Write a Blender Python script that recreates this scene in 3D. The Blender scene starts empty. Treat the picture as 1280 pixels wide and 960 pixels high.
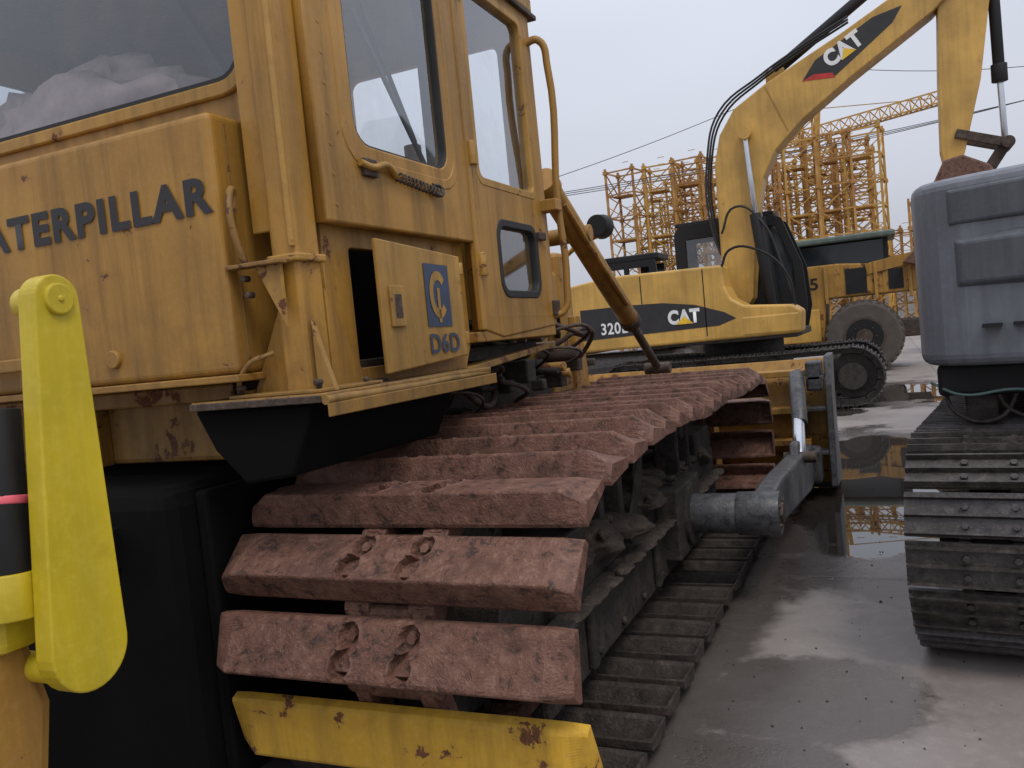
import bpy, bmesh, math, random
from mathutils import Matrix, Vector, noise
random.seed(7)
SC=bpy.context.scene
COL=SC.collection
SC.view_settings.view_transform='Standard'; SC.view_settings.look='None'; SC.view_settings.exposure=0

# ------------------------------------------------------------------ materials
class N:
    def __init__(s,name):
        s.m=bpy.data.materials.new(name); s.m.use_nodes=True; s.t=s.m.node_tree; s.t.nodes.clear()
        s.out=s.t.nodes.new('ShaderNodeOutputMaterial'); s._tc=None
    def n(s,typ): return s.t.nodes.new(typ)
    def link(s,a,b): s.t.links.new(a,b)
    def tc(s):
        if not s._tc: s._tc=s.t.nodes.new('ShaderNodeTexCoord')
        return s._tc.outputs['Object']
    def map(s,scale):
        m=s.n('ShaderNodeMapping'); m.inputs['Scale'].default_value=scale; s.link(s.tc(),m.inputs[0]); return m.outputs[0]
    def noise(s,scale,detail=3,rough=.6,vec=None,dist=0):
        x=s.n('ShaderNodeTexNoise'); x.inputs['Scale'].default_value=scale; x.inputs['Detail'].default_value=detail
        x.inputs['Roughness'].default_value=rough; x.inputs['Distortion'].default_value=dist
        s.link(vec if vec else s.tc(),x.inputs['Vector']); return x.outputs['Fac']
    def step(s,src,a,b,lo=0.0,hi=1.0):
        x=s.n('ShaderNodeMapRange'); x.inputs[1].default_value=a; x.inputs[2].default_value=b
        x.inputs[3].default_value=lo; x.inputs[4].default_value=hi; s.link(src,x.inputs[0]); return x.outputs[0]
    def math(s,op,a,b=None,c=None):
        x=s.n('ShaderNodeMath'); x.operation=op
        for i,v in enumerate((a,b,c)):
            if v is None: continue
            if isinstance(v,(int,float)): x.inputs[i].default_value=v
            else: s.link(v,x.inputs[i])
        return x.outputs[0]
    def mix(s,f,a,b):
        x=s.n('ShaderNodeMix'); x.data_type='RGBA'
        for i,v in ((0,f),(6,a),(7,b)):
            if isinstance(v,(int,float)): x.inputs[i].default_value=v
            elif isinstance(v,tuple): x.inputs[i].default_value=(*v,1) if len(v)==3 else v
            else: s.link(v,x.inputs[i])
        return x.outputs[2]
    def bsdf(s,col,rough,metal=0.0,bump=None,bs=.3,bd=.01,spec=.5):
        p=s.n('ShaderNodeBsdfPrincipled')
        for k,v in (('Base Color',col),('Roughness',rough),('Metallic',metal)):
            if isinstance(v,tuple): p.inputs[k].default_value=(*v,1)
            elif isinstance(v,(int,float)): p.inputs[k].default_value=v
            else: s.link(v,p.inputs[k])
        p.inputs['Specular IOR Level'].default_value=spec
        if bump is not None:
            b=s.n('ShaderNodeBump'); b.inputs['Strength'].default_value=bs; b.inputs['Distance'].default_value=bd
            s.link(bump,b.inputs['Height']); s.link(b.outputs[0],p.inputs['Normal'])
        s.link(p.outputs[0],s.out.inputs[0]); return s.m

def paint(name,base,rust=.62,grime=.35,rough=.42,fade=.85,rustcol=(.12,.045,.02),big=1.3,zr=None,bump=True):
    g=N(name)
    n1=g.noise(big,3,.6); n2=g.noise(7,5,.72,dist=.3); n3=g.noise(1,4,.65,vec=g.map((13,13,.8)))
    n4=g.noise(45,2,.7)
    dark=tuple(c*.60 for c in base); lite=tuple(min(1,c*fade+.06) for c in base)
    c=g.mix(g.step(n1,.35,.68),dark,base)
    c=g.mix(g.step(n4,.45,.8,0,.35),c,lite)
    gs=g.step(n3,.45,.70,0,grime)
    comb=g.math('ADD',g.math('MULTIPLY',n2,.72),g.math('MULTIPLY',n1,.28))
    if zr:
        sp=g.n('ShaderNodeSeparateXYZ'); g.link(g.tc(),sp.inputs[0])
        for (z0,z1,amt) in zr:
            up=g.step(sp.outputs[2],z0,z1,amt,0) if z0<z1 else g.step(sp.outputs[2],z1,z0,0,amt)
            comb=g.math('ADD',comb,up)
        # road dirt settles on the lower panels
        dz_=g.math('MULTIPLY',g.step(sp.outputs[2],1.35,1.95,.75,0),g.step(n2,.38,.66))
        c=g.mix(dz_,c,tuple(x*.42+.018 for x in base))
    c=g.mix(gs,c,tuple(x*.28+.012 for x in base))
    rm=g.step(comb,rust,rust+.022)
    halo=g.step(comb,rust-.09,rust+.01,0,.5)
    c=g.mix(halo,c,tuple(x*.45+y*.5 for x,y in zip(base,rustcol)))
    rc=g.mix(n4,tuple(x*.5 for x in rustcol),tuple(x*1.6 for x in rustcol))
    c=g.mix(rm,c,rc)
    r=g.math('ADD',g.step(rm,0,1,rough,.85),g.step(n3,.3,.7,-.05,.16))
    if not bump: return g.bsdf(c,r)
    h=g.math('ADD',g.math('MULTIPLY',n1,.5),g.math('MULTIPLY',rm,-.15))
    h=g.math('ADD',h,g.math('MULTIPLY',n4,.05))
    return g.bsdf(c,r,bump=h,bs=.4,bd=.02)

def rusty(name,a,b,c3,rough=.75,bs=.5,sc=1.0,stain=.55,pit=None):
    g=N(name); n1=g.noise(3.2*sc,4,.68); n2=g.noise(18*sc,4,.78,dist=.4); n3=g.noise(90*sc,2,.7)
    c=g.mix(g.step(n1,.32,.68),a,b); c=g.mix(g.step(n2,.52,.68,0,.6),c,c3)
    c=g.mix(g.step(n2,.35,.47,.92,0),c,pit if pit else tuple(x*.28 for x in a)); c=g.mix(g.step(n1,.52,.63,0,stain),c,tuple(x*.36 for x in a))
    c=g.mix(g.step(n3,.58,.74,0,.35),c,tuple(min(1,x*1.4) for x in c3))
    h=g.math('ADD',g.math('MULTIPLY',n2,.8),g.math('MULTIPLY',n3,.3))
    return g.bsdf(c,g.step(n1,.3,.7,rough-.2,rough+.1),bump=h,bs=bs,bd=.012)

def plain(name,col,rough=.5,metal=0,var=.25,spec=.5):
    g=N(name); n1=g.noise(6,4,.68)
    c=g.mix(g.step(n1,.35,.7),tuple(x*(1-var) for x in col),tuple(min(1,x*(1+var)) for x in col))
    return g.bsdf(c,g.step(n1,.3,.7,max(.02,rough-.08),min(1,rough+.12)),metal,spec=spec)

def glass(name,tint=(.80,.84,.87)):
    g=N(name); tr=g.n('ShaderNodeBsdfTransparent'); gl=g.n('ShaderNodeBsdfGlossy'); gl.inputs['Roughness'].default_value=.03
    gl.inputs['Color'].default_value=(.92,.94,.97,1); df=g.n('ShaderNodeBsdfDiffuse'); df.inputs['Color'].default_value=(.42,.40,.37,1)
    tr.inputs['Color'].default_value=(*tint,1)
    lw=g.n('ShaderNodeLayerWeight'); lw.inputs['Blend'].default_value=.5
    f3=g.math('POWER',lw.outputs['Facing'],3.0)
    m=g.n('ShaderNodeMixShader'); g.link(g.step(f3,0,1,.12,.9),m.inputs[0]); g.link(tr.outputs[0],m.inputs[1]); g.link(gl.outputs[0],m.inputs[2])
    m2=g.n('ShaderNodeMixShader'); g.link(g.step(g.noise(3,4,.7),.45,.75,.02,.22),m2.inputs[0]); g.link(m.outputs[0],m2.inputs[1]); g.link(df.outputs[0],m2.inputs[2])
    g.link(m2.outputs[0],g.out.inputs[0]); return g.m

YOLD=paint('faded_yellow_paint',(.435,.222,.032),rust=.622,grime=.68,rough=.44,zr=[(1.40,1.58,.09),(3.14,3.02,.07)])
YDOOR=paint('worn_yellow_paint',(.49,.268,.048),rust=.60,grime=.62,rough=.46,zr=[(1.40,1.56,.075)])
YFEND=paint('fender_yellow_paint',(.34,.185,.038),rust=.545,grime=.75,rough=.55,rustcol=(.10,.045,.025))
YBLADE=paint('blade_yellow_paint',(.46,.24,.035),rust=.57,grime=.6,rough=.5)
YBR=paint('bright_yellow_paint',(.74,.56,.017),rust=.66,grime=.25,rough=.38)
YCAT=paint('excavator_yellow_paint',(.66,.385,.082),rust=.66,grime=.32,rough=.38)
YSHOE=paint('shoe_yellow_paint',(.64,.37,.03),rust=.60,grime=.55,rough=.6)
GREYP=paint('grey_paint',(.22,.238,.27),rust=.67,grime=.4,rough=.36,rustcol=(.07,.06,.055))
GREYD=paint('dark_grey_paint',(.125,.135,.155),rust=.66,grime=.4,rough=.36,rustcol=(.05,.045,.04))
RSHOE=rusty('rusted_steel',(.108,.046,.029),(.165,.076,.050),(.25,.145,.105),bs=.85,pit=(.028,.014,.010))
RDARK=rusty('dark_rusted_steel',(.040,.027,.021),(.08,.052,.037),(.14,.092,.068))
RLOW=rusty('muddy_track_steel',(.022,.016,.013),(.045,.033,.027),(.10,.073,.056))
GRIME=rusty('grimy_frame_steel',(.018,.014,.012),(.038,.029,.023),(.075,.056,.043))
ARMM=rusty('worn_grey_steel',(.04,.042,.047),(.085,.085,.09),(.15,.145,.14),rough=.5,bs=.3)
XSHOE=rusty('excavator_track_steel',(.028,.023,.022),(.06,.048,.044),(.12,.10,.09),rough=.5,bs=.35)
BLK=plain('black_paint',(.010,.010,.011),.6,spec=.35)
SHADEBLK=plain('shade_black',(.004,.004,.004),.85,spec=.12)  # near-black base colour: shade under and behind the dozer put into the colour
RUB=plain('black_rubber',(.016,.016,.016),.6)
TYRE=plain('tyre_rubber',(.085,.070,.058),.85)
STEEL=plain('chrome_rod',(.55,.57,.6),.22,.9,.1)
BLUE=plain('faded_blue_decal',(.035,.055,.10),.5)
DECAL=plain('black_decal',(.022,.02,.022),.5)
WHITE=plain('white_decal',(.75,.75,.73),.5,var=.08)
RED=plain('red_decal',(.5,.03,.02),.5)
PINK=plain('pink_band',(.7,.12,.16),.5)
YTRI=plain('yellow_decal',(.8,.5,.03),.5)
GLS=glass('cab_glass')
DGLS=plain('dark_glass',(.02,.025,.028),.08,0,.1)
SEAT=plain('seat_vinyl',(.05,.045,.04),.6)
WCLOTH=plain('pale_sheet',(.50,.36,.33),.7)
DIRT=rusty('caked_dirt',(.032,.023,.017),(.062,.044,.033),(.11,.08,.06),rough=.9,bs=.9)
CABLE=plain('cable',(.05,.05,.055),.6)
CONC=plain('wall_concrete',(.28,.27,.26),.85)

# ------------------------------------------------------------------ geometry helpers
CUR={'p':None,'local':False}
def empty(name,loc=(0,0,0),rz=0,local=False):
    e=bpy.data.objects.new(name,None); COL.objects.link(e); e.location=loc; e.rotation_euler=(0,0,rz)
    e.empty_display_size=.3
    CUR['p']=e; CUR['local']=local; CUR['inv']=(Matrix.Translation(loc)@Matrix.Rotation(rz,4,'Z')).inverted()
    return e
def put(ob):
    COL.objects.link(ob)
    if CUR['p']:
        ob.parent=CUR['p']
        if not CUR['local']: ob.matrix_parent_inverse=CUR['inv']
    return ob
def mesh(name,V,F,mat,bevel=0,smooth=False,seg=2):
    me=bpy.data.meshes.new(name); me.from_pydata([tuple(v) for v in V],[],F)
    bm=bmesh.new(); bm.from_mesh(me); bmesh.ops.recalc_face_normals(bm,faces=bm.faces); bm.to_mesh(me); bm.free()
    me.materials.append(mat)
    ob=bpy.data.objects.new(name,me)
    if smooth:
        for p in me.polygons: p.use_smooth=True
    if bevel>0:
        b=ob.modifiers.new('b','BEVEL'); b.width=bevel; b.segments=seg; b.limit_method='ANGLE'; b.angle_limit=math.radians(28)
    return put(ob)
def boxVF(lo,hi):
    x0,y0,z0=lo;x1,y1,z1=hi
    V=[(x0,y0,z0),(x1,y0,z0),(x1,y1,z0),(x0,y1,z0),(x0,y0,z1),(x1,y0,z1),(x1,y1,z1),(x0,y1,z1)]
    return V,[(0,3,2,1),(4,5,6,7),(0,1,5,4),(1,2,6,5),(2,3,7,6),(3,0,4,7)]
def box(name,lo,hi,mat,bevel=.008,seg=2):
    V,F=boxVF(lo,hi); return mesh(name,V,F,mat,bevel,seg=seg)
def frame(p,q):
    d=(Vector(q)-Vector(p)); L=d.length; d.normalize()
    up=Vector((0,0,1)) if abs(d.z)<.95 else Vector((0,1,0))
    s=d.cross(up).normalized(); u=s.cross(d); return d,s,u,L
def barVF(p,q,w,h):
    d,s,u,L=frame(p,q); p=Vector(p);q=Vector(q);V=[]
    for c in (p,q):
        for a,b in ((-1,-1),(1,-1),(1,1),(-1,1)): V.append(c+s*a*w/2+u*b*h/2)
    return V,[(0,3,2,1),(4,5,6,7),(0,1,5,4),(1,2,6,5),(2,3,7,6),(3,0,4,7)]
def bar(name,p,q,w,h,mat,bevel=.006):
    V,F=barVF(p,q,w,h); return mesh(name,V,F,mat,bevel)
def cylVF(p,q,r,n=20,r2=None):
    d,s,u,L=frame(p,q); p=Vector(p);q=Vector(q);V=[]; r2=r if r2 is None else r2
    for c,rr in ((p,r),(q,r2)):
        for i in range(n):
            a=2*math.pi*i/n; V.append(c+s*math.cos(a)*rr+u*math.sin(a)*rr)
    F=[(i,(i+1)%n,n+(i+1)%n,n+i) for i in range(n)]+[tuple(range(n))[::-1],tuple(range(n,2*n))]
    return V,F
def cyl(name,p,q,r,mat,n=24,r2=None,bevel=.004):
    V,F=cylVF(p,q,r,n,r2); ob=mesh(name,V,F,mat,bevel); 
    for pl in ob.data.polygons: pl.use_smooth=len(pl.vertices)==4
    return ob
class MB:
    def __init__(s): s.V=[];s.F=[]
    def add(s,VF,M=None):
        o=len(s.V); V,F=VF
        s.V+= [tuple(M@Vector(v)) for v in V] if M else [tuple(v) for v in V]
        s.F+=[tuple(i+o for i in f) for f in F]
    def make(s,name,mat,bevel=0): return mesh(name,s.V,s.F,mat,bevel)
def tube(name,pts,r,mat,smooth=True,res=6):
    cu=bpy.data.curves.new(name,'CURVE'); cu.dimensions='3D'; cu.bevel_depth=r; cu.bevel_resolution=3; cu.resolution_u=res; cu.use_fill_caps=True
    sp=cu.splines.new('BEZIER'); sp.bezier_points.add(len(pts)-1)
    for b,p in zip(sp.bezier_points,pts): b.co=p; b.handle_left_type=b.handle_right_type='AUTO'
    cu.materials.append(mat); ob=bpy.data.objects.new(name,cu); return put(ob)
PX=lambda x:Matrix(((0,0,1,x),(1,0,0,0),(0,1,0,0),(0,0,0,1)))   # (u,v)->(y,z), normal +x
PY=lambda y:Matrix(((1,0,0,0),(0,0,-1,y),(0,1,0,0),(0,0,0,1)))  # (u,v)->(x,z), normal -y
PZ=lambda z:Matrix.Translation((0,0,z))
def rr(u0,v0,u1,v1,r,n=5):
    P=[]
    for cx,cy,a0 in ((u1-r,v1-r,0),(u0+r,v1-r,90),(u0+r,v0+r,180),(u1-r,v0+r,270)):
        for i in range(n+1):
            a=math.radians(a0+90*i/n); P.append((cx+r*math.cos(a),cy+r*math.sin(a)))
    return P
def to_mesh(ob,name,M,mat):
    COL.objects.link(ob); dg=bpy.context.evaluated_depsgraph_get(); dg.update()
    me=bpy.data.meshes.new_from_object(ob.evaluated_get(dg)); COL.objects.unlink(ob)
    me.transform(M); me.materials.clear(); me.materials.append(mat); me.name=name
    return put(bpy.data.objects.new(name,me))
def panel(name,outer,holes,th,M,mat,bev=.004):
    cu=bpy.data.curves.new(name,'CURVE'); cu.dimensions='2D'; cu.fill_mode='BOTH'; cu.extrude=th/2; cu.bevel_depth=bev; cu.bevel_resolution=1
    for P in [outer]+holes:
        sp=cu.splines.new('POLY'); sp.points.add(len(P)-1); sp.use_cyclic_u=True
        for b,p in zip(sp.points,P): b.co=(p[0],p[1],0,1)
    return to_mesh(bpy.data.objects.new(name,cu),name,M,mat)
def text(name,body,b,M,mat,bold=.02,sp_=1.08):
    cu=bpy.data.curves.new(name,'FONT'); cu.body=body; cu.size=1; cu.offset=bold; cu.extrude=0; cu.space_character=sp_
    ob=bpy.data.objects.new(name,cu); COL.objects.link(ob); dg=bpy.context.evaluated_depsgraph_get(); dg.update()
    me=bpy.data.meshes.new_from_object(ob.evaluated_get(dg)); COL.objects.unlink(ob)
    xs=[v.co.x for v in me.vertices]; ys=[v.co.y for v in me.vertices]
    sx=(b[2]-b[0])/(max(xs)-min(xs)); sy=(b[3]-b[1])/(max(ys)-min(ys))
    for v in me.vertices: v.co=Vector(((v.co.x-min(xs))*sx+b[0],(v.co.y-min(ys))*sy+b[1],0))
    me.transform(M); me.materials.clear(); me.materials.append(mat); me.name=name
    return put(bpy.data.objects.new(name,me))
def prism(name,P,M,d0,d1,mat,bevel=.01,seg=2):
    n=len(P); V=[M@Vector((p[0],p[1],d0)) for p in P]+[M@Vector((p[0],p[1],d1)) for p in P]
    F=[tuple(range(n))[::-1],tuple(range(n,2*n))]+[(i,(i+1)%n,n+(i+1)%n,n+i) for i in range(n)]
    return mesh(name,V,F,mat,bevel,seg=seg)
def decal(name,P,M,mat):
    return mesh(name,[M@Vector((p[0],p[1],0)) for p in P],[tuple(range(len(P)))],mat)

# ------------------------------------------------------------------ track
def loop(c1,r1,c2,r2,top,start):
    P=[]
    for i in range(0,41):
        a=math.radians(start-(start-98)*i/40); P.append((c1[0]+r1*math.cos(a),c1[1]+r1*math.sin(a)))
    P+=top
    for i in range(0,61):
        a=math.radians(90-180*i/60); P.append((c2[0]+r2*math.cos(a),c2[1]+r2*math.sin(a)))
    for i in range(0,41):
        a=math.radians(270-(270-start)*i/40); P.append((c1[0]+r1*math.cos(a),c1[1]+r1*math.sin(a)))
    return P
def resample(P,pitch):
    L=[0]
    for a,b in zip(P,P[1:]): L.append(L[-1]+math.dist(a,b))
    n=round(L[-1]/pitch); out=[]
    def at(s):
        s%=L[-1]
        for i in range(len(P)-1):
            if L[i+1]>=s and L[i+1]>L[i]:
                t=(s-L[i])/(L[i+1]-L[i]); return Vector((0,P[i][0]+(P[i+1][0]-P[i][0])*t,P[i][1]+(P[i+1][1]-P[i][1])*t))
    for k in range(n):
        s=k*L[-1]/n; a=at(s-pitch*.3); b=at(s+pitch*.3); c=at(s); d=(b-a).normalized(); out.append((c,d))
    return out
def tmat(c,d,x):
    nrm=Vector((1,0,0)).cross(d)
    return Matrix(((1,0,0,x),(0,d.y,nrm.y,c.y),(0,d.z,nrm.z,c.z),(0,0,0,1)))

PK=(-.022,.056)
def swamp_shoe(pockets=True):
    hw=.62; xs=sorted(set([-hw,-hw+.010,-hw+.014,-hw+.075,-.45,-.3,-.2]+[round(-.168+.336*i/48,4) for i in range(49)]+[.2,.3,.45,hw-.075,hw-.014,hw-.010,hw]))
    def H(y):
        pts=[(-.104,.004),(-.100,.014),(-.072,.094),(-.066,.099),(-.056,.098),(.095,.036),(.104,.020)]
        for p,q in zip(pts,pts[1:]):
            if p[0]<=y<=q[0]: return p[1]+(q[1]-p[1])*(y-p[0])/(q[0]-p[0])
        return .004
    ys=[-.104,-.100,-.090,-.081,-.072,-.066,-.056]+[round(-.05+.14*i/16,4) for i in range(17)]+[.095,.104]
    inner=[(.104,-.010),(.088,-.010),(.080,.006),(-.045,.066),(-.078,.0),(-.088,-.010),(-.104,-.010)]
    V=[];F=[]
    for x in xs:
        e=max(0,(abs(x)-(hw-.075))/.075); end=abs(x)>hw-.012
        for y in ys:
            h0=H(y); z=h0-(h0-.02)*.62*e if h0>.02 else h0
            for sx in (-.105,.105):
                for k,cy in enumerate(PK):
                    d=math.hypot((x-sx-(.012 if k else -.006))/.032,(y-cy)/.037)
                    if not pockets: continue
                    if d<1.12 and y>-.062:
                        w=max(0,min(1,(1.12-d)/.16)); z=z-(z-min(z,.014))*w
                    elif d<1.42 and y>-.062:
                        z+=.004
            V.append((x,y*(1-.05*e),z))
        for (y,z) in inner:
            V.append((x,y*(1-.05*e),-.010 if end else z*(1-.55*e) if z>0 else z))
    m=len(ys)+len(inner); n=len(xs)
    for i in range(n-1):
        for j in range(m):
            F.append((i*m+j,i*m+(j+1)%m,(i+1)*m+(j+1)%m,(i+1)*m+j))
    for o in (0,(n-1)*m): F.append(tuple(o+i for i in range(m)))
    return V,F
def swamp_bolts():
    b=MB()
    for sx in (-.105,.105):
        for k,y in enumerate(PK):
            x=sx+(.012 if k else -.006)
            b.add(cylVF((x,y,.010),(x,y,.022),.021,14)); b.add(cylVF((x,y,.014),(x,y,.040),.016,6))
    return b.V,b.F
def dozer_track(xc,tag):
    P=loop((2.55,.56),.465,(6.05,.57),.475,[(2.8,1.055),(3.15,1.075),(3.6,1.07),(4.1,1.045),(4.7,1.055),(5.3,1.03)],175)
    st=resample(P,.25); S=swamp_shoe(); SP=swamp_shoe(False); B=swamp_bolts(); n=len(st)
    a=MB();y=MB();k=MB();l=MB();g=MB()
    for i,(c,d) in enumerate(st):
        M=tmat(c,d,xc+random.uniform(-.008,.008))@Matrix.Rotation(random.uniform(-.03,.03),4,'X')@Matrix.Rotation(random.uniform(-.008,.008),4,'Z')@Matrix.Rotation(random.uniform(-.008,.008),4,'Y')
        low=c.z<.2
        if i==n-1: y.add(SP,M@Matrix.Translation((0,-.03,0)))
        else:
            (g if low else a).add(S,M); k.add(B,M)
        for sx in (-.115,.115):
            l.add(boxVF((sx-.024,-.115,-.105),(sx+.024,.115,-.014)),M)
            l.add(cylVF((sx-.045,-.1,-.06),(sx+.045,-.1,-.06),.044,14),M)
        l.add(cylVF((-.15,.1,-.06),(.15,.1,-.06),.036,14),M)
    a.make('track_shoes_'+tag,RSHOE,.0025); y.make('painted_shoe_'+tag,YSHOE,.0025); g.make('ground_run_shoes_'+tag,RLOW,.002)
    k.make('shoe_bolts_'+tag,RSHOE); l.make('chain_links_'+tag,RSHOE,.004)
    s=MB(); s.add(cylVF((xc-.05,2.55,.56),(xc+.05,2.55,.56),.33,40)); s.add(cylVF((xc-.2,2.55,.56),(xc+.25,2.55,.56),.19,30))
    for i in range(13):
        t=2*math.pi*i/13; M=Matrix.Translation((xc,2.55,.56))@Matrix.Rotation(t,4,'X'); s.add(boxVF((-.04,-.03,.3),(.04,.03,.40)),M)
    s.add(cylVF((xc-.09,6.05,.57),(xc+.09,6.05,.57),.38,40)); s.add(cylVF((xc-.14,6.05,.57),(xc+.14,6.05,.57),.12,24))
    for i in range(7): s.add(cylVF((xc-.17,2.98+i*.42,.275),(xc+.17,2.98+i*.42,.275),.105,24)); s.add(cylVF((xc-.27,2.98+i*.42,.275),(xc+.27,2.98+i*.42,.275),.05,16))
    for yy in (3.5,4.9): s.add(cylVF((xc-.17,yy,.87),(xc+.2,yy,.87),.085,24)); s.add(cylVF((xc-.05,yy,.87),(xc+.3,yy,.87),.05,18))
    s.make('wheels_'+tag,GRIME,.006)
    f=MB()
    f.add(boxVF((xc-.3,2.72,.42),(xc+.3,5.75,.64))); f.add(boxVF((xc+.30,2.5,.22),(xc+.335,5.6,.50))); f.add(boxVF((xc+.30,2.5,.49),(xc+.40,5.55,.515)))
    f.add(boxVF((xc-.345,2.7,.20),(xc-.30,5.6,.50)))
    for yy in (3.34,3.62,4.76,5.04): f.add(boxVF((xc+.16,yy-.025,.6),(xc+.30,yy+.025,.95)))
    f.add(boxVF((xc+.05,5.2,.62),(xc+.3,5.7,.8)));f.add(boxVF((xc-.2,2.9,.63),(xc+.28,3.15,.74)))
    for yy in (2.9,3.9,5.2): f.add(boxVF((xc+.335,yy,.24),(xc+.365,yy+.06,.49)))
    for i in range(9): f.add(cylVF((xc+.33,2.7+i*.33,.27),(xc+.355,2.7+i*.33,.27),.022,6))
    f.add(boxVF((xc+.3,4.15,.3),(xc+.42,4.7,.66))); f.add(barVF((xc+.25,3.2,.66),(xc+.25,2.75,.98),.05,.06)); f.add(barVF((xc+.25,4.0,.64),(xc+.2,4.3,.9),.04,.1)); f.add(barVF((xc+.32,3.6,.56),(xc+.30,3.95,.84),.02,.09))
    f.make('track_frame_'+tag,GRIME,.012)

# ------------------------------------------------------------------ BULLDOZER
dz=empty('bulldozer',(-2.7,4.3,0))
dozer_track(-1.43,'right'); dozer_track(-3.97,'left')
def lump(name,c,s,mat,seed=0,amp=.22):
    bm=bmesh.new(); bmesh.ops.create_icosphere(bm,subdivisions=4 if max(s)>.05 else 3,radius=1)
    for v in bm.verts:
        k=1+amp*noise.noise(v.co*1.6+Vector((seed,seed,0)))+amp*.5*noise.noise(v.co*5+Vector((seed,0,0)))+amp*.22*noise.noise(v.co*14)
        v.co=Vector((v.co.x*s[0]*k+c[0],v.co.y*s[1]*k+c[1],v.co.z*s[2]*k+c[2]))
    me=bpy.data.meshes.new(name); bm.to_mesh(me); bm.free(); me.materials.append(mat)
    for p in me.polygons: p.use_smooth=True
    return put(bpy.data.objects.new(name,me))
for i in range(10):
    lump('caked_dirt_%d'%i,(-1.22+random.uniform(-.1,.10),3.0+i*.27,.63),(random.uniform(.12,.18),random.uniform(.15,.24),random.uniform(.04,.09)),DIRT,i*3.1)
for i in range(16):
    lump('dirt_ledge_%d'%i,(-1.055,2.75+i*.18,.512),(.042,random.uniform(.09,.17),random.uniform(.008,.018)),DIRT,i*5.1)
for i in range(26):
    s=random.uniform(.012,.03); lump('dirt_clod_%d'%i,(random.uniform(-1.3,-1.03),random.uniform(2.8,5.4),.53 if i%2 else .69),(s,s*1.2,s*.8),DIRT,i*2.3,.4)
# body
box('transmission_case',(-3.3,2.42,.38),(-2.1,4.2,1.15),SHADEBLK,.05)
box('rear_shade_block',(-3.42,1.98,.06),(-2.14,2.42,1.12),SHADEBLK,.06)  # added dark block, stands in for the shade between the tracks
box('inner_side_guard',(-2.13,2.1,.10),(-2.08,5.8,1.1),SHADEBLK,.01)
box('final_drive_case',(-2.15,2.36,.36),(-1.72,2.78,.80),SHADEBLK,.08)
box('rear_frame_crossmember',(-3.6,2.30,1.17),(-2.14,2.5,1.44),YFEND,.02)
box('rear_frame_flange',(-3.6,2.24,1.385),(-2.04,2.34,1.445),YOLD,.008)
box('rear_frame_rib',(-2.75,2.24,1.17),(-2.71,2.30,1.385),YOLD,.006)
prism('under_fender_shade',[(-2.02,1.37),(-1.56,1.37),(-1.58,1.30),(-1.66,1.15),(-1.84,1.13),(-1.95,1.24)],PY(0),-2.95,-2.03,SHADEBLK,.012)  # dark wedge shaped and coloured as the shadow beneath the fender
box('engine_block',(-3.1,4.2,.75),(-2.4,6.3,1.35),GRIME,.04)
box('belly_guard',(-3.2,2.6,.35),(-2.3,6.5,.75),GRIME,.03)
# tank
box('fuel_tank',(-3.62,2.0,1.475),(-1.80,2.25,2.27),YOLD,.022,4)
box('tank_side_seam',(-1.802,2.06,1.52),(-1.797,2.068,2.24),YFEND,.001)
box('tank_weld_flange',(-3.62,1.985,1.452),(-1.785,2.25,1.475),YOLD,.004)
for x in (-3.0,-2.3): cyl('tank_boss_%g'%x,(x,1.985,1.56),(x,2.01,1.56),.03,YOLD)
text('tank_lettering','CATERPILLAR',(-2.98,1.966,-1.812,2.080),PY(1.9955),DECAL,.045,1.16)
bar('rear_rail',(-3.6,1.96,1.575),(-2.62,1.96,1.575),.03,.045,YOLD)
# fender
prism('fender_shelf',[(-2.0,2.0),(-1.5,2.0),(-1.47,3.1),(-2.0,3.14)],PZ(0),1.380,1.398,YFEND,.005)
def wob(y): return .0022*math.sin(y*7)+.0012*math.sin(y*19)
tube('fender_edge_roll',[(-1.487+wob(y)*.6,y,1.375+wob(y)) for y in [2.0+.11*i for i in range(11)]],.014,YFEND)
bar('fender_skirt',(-1.478,2.0,1.348),(-1.452,3.10,1.351),.007,.040,YFEND,.003)
bar('fender_lip_rear',(-2.0,1.998,1.382),(-1.5,1.998,1.382),.010,.022,RDARK,.003)
for i in range(9): lump('shelf_dirt_%d'%i,(random.uniform(-1.95,-1.52),random.uniform(2.02,2.5),1.40),(random.uniform(.03,.07),.05,.012),DIRT,i*1.7)
# post
box('rops_post',(-1.68,2.07,1.398),(-1.585,2.19,3.14),YOLD,.012)
box('rops_post_flange',(-1.765,2.10,1.9),(-1.69,2.12,3.14),YOLD,.005)
box('post_edge_strip',(-1.60,2.055,1.84),(-1.585,2.07,3.12),YDOOR,.003)
box('post_collar',(-1.69,2.055,1.795),(-1.57,2.20,1.82),YDOOR,.006)
prism('post_gusset_side',[(2.2,1.399),(2.38,1.399),(2.2,1.72)],PX(-1.60),-.008,.008,YOLD,.003)
prism('post_gusset_rear',[(-1.69,1.399),(-1.84,1.399),(-1.69,1.70)],PY(2.12),-.008,.008,YOLD,.003)
prism('post_gusset_front_plate',[(-1.575,1.399),(-1.51,1.399),(-1.575,1.62)],PY(2.10),-.01,.01,YDOOR,.003)
prism('post_base_plate',[(-1.86,2.02),(-1.515,2.02),(-1.515,2.36),(-1.86,2.3)],PZ(0),1.399,1.41,YFEND,.003)
box('latch_arm',(-1.80,2.0,1.79),(-1.60,2.05,1.803),YFEND,.003)
prism('latch_arm_web',[(-1.72,1.80),(-1.62,1.80),(-1.62,1.60)],PY(2.04),-.006,.006,YDOOR,.002)
tube('tank_hook',[(-1.745,2.03,1.80),(-1.75,2.0,1.9),(-1.755,2.0,1.99),(-1.765,2.03,2.03),(-1.775,2.035,1.96)],.011,YFEND)
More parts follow.
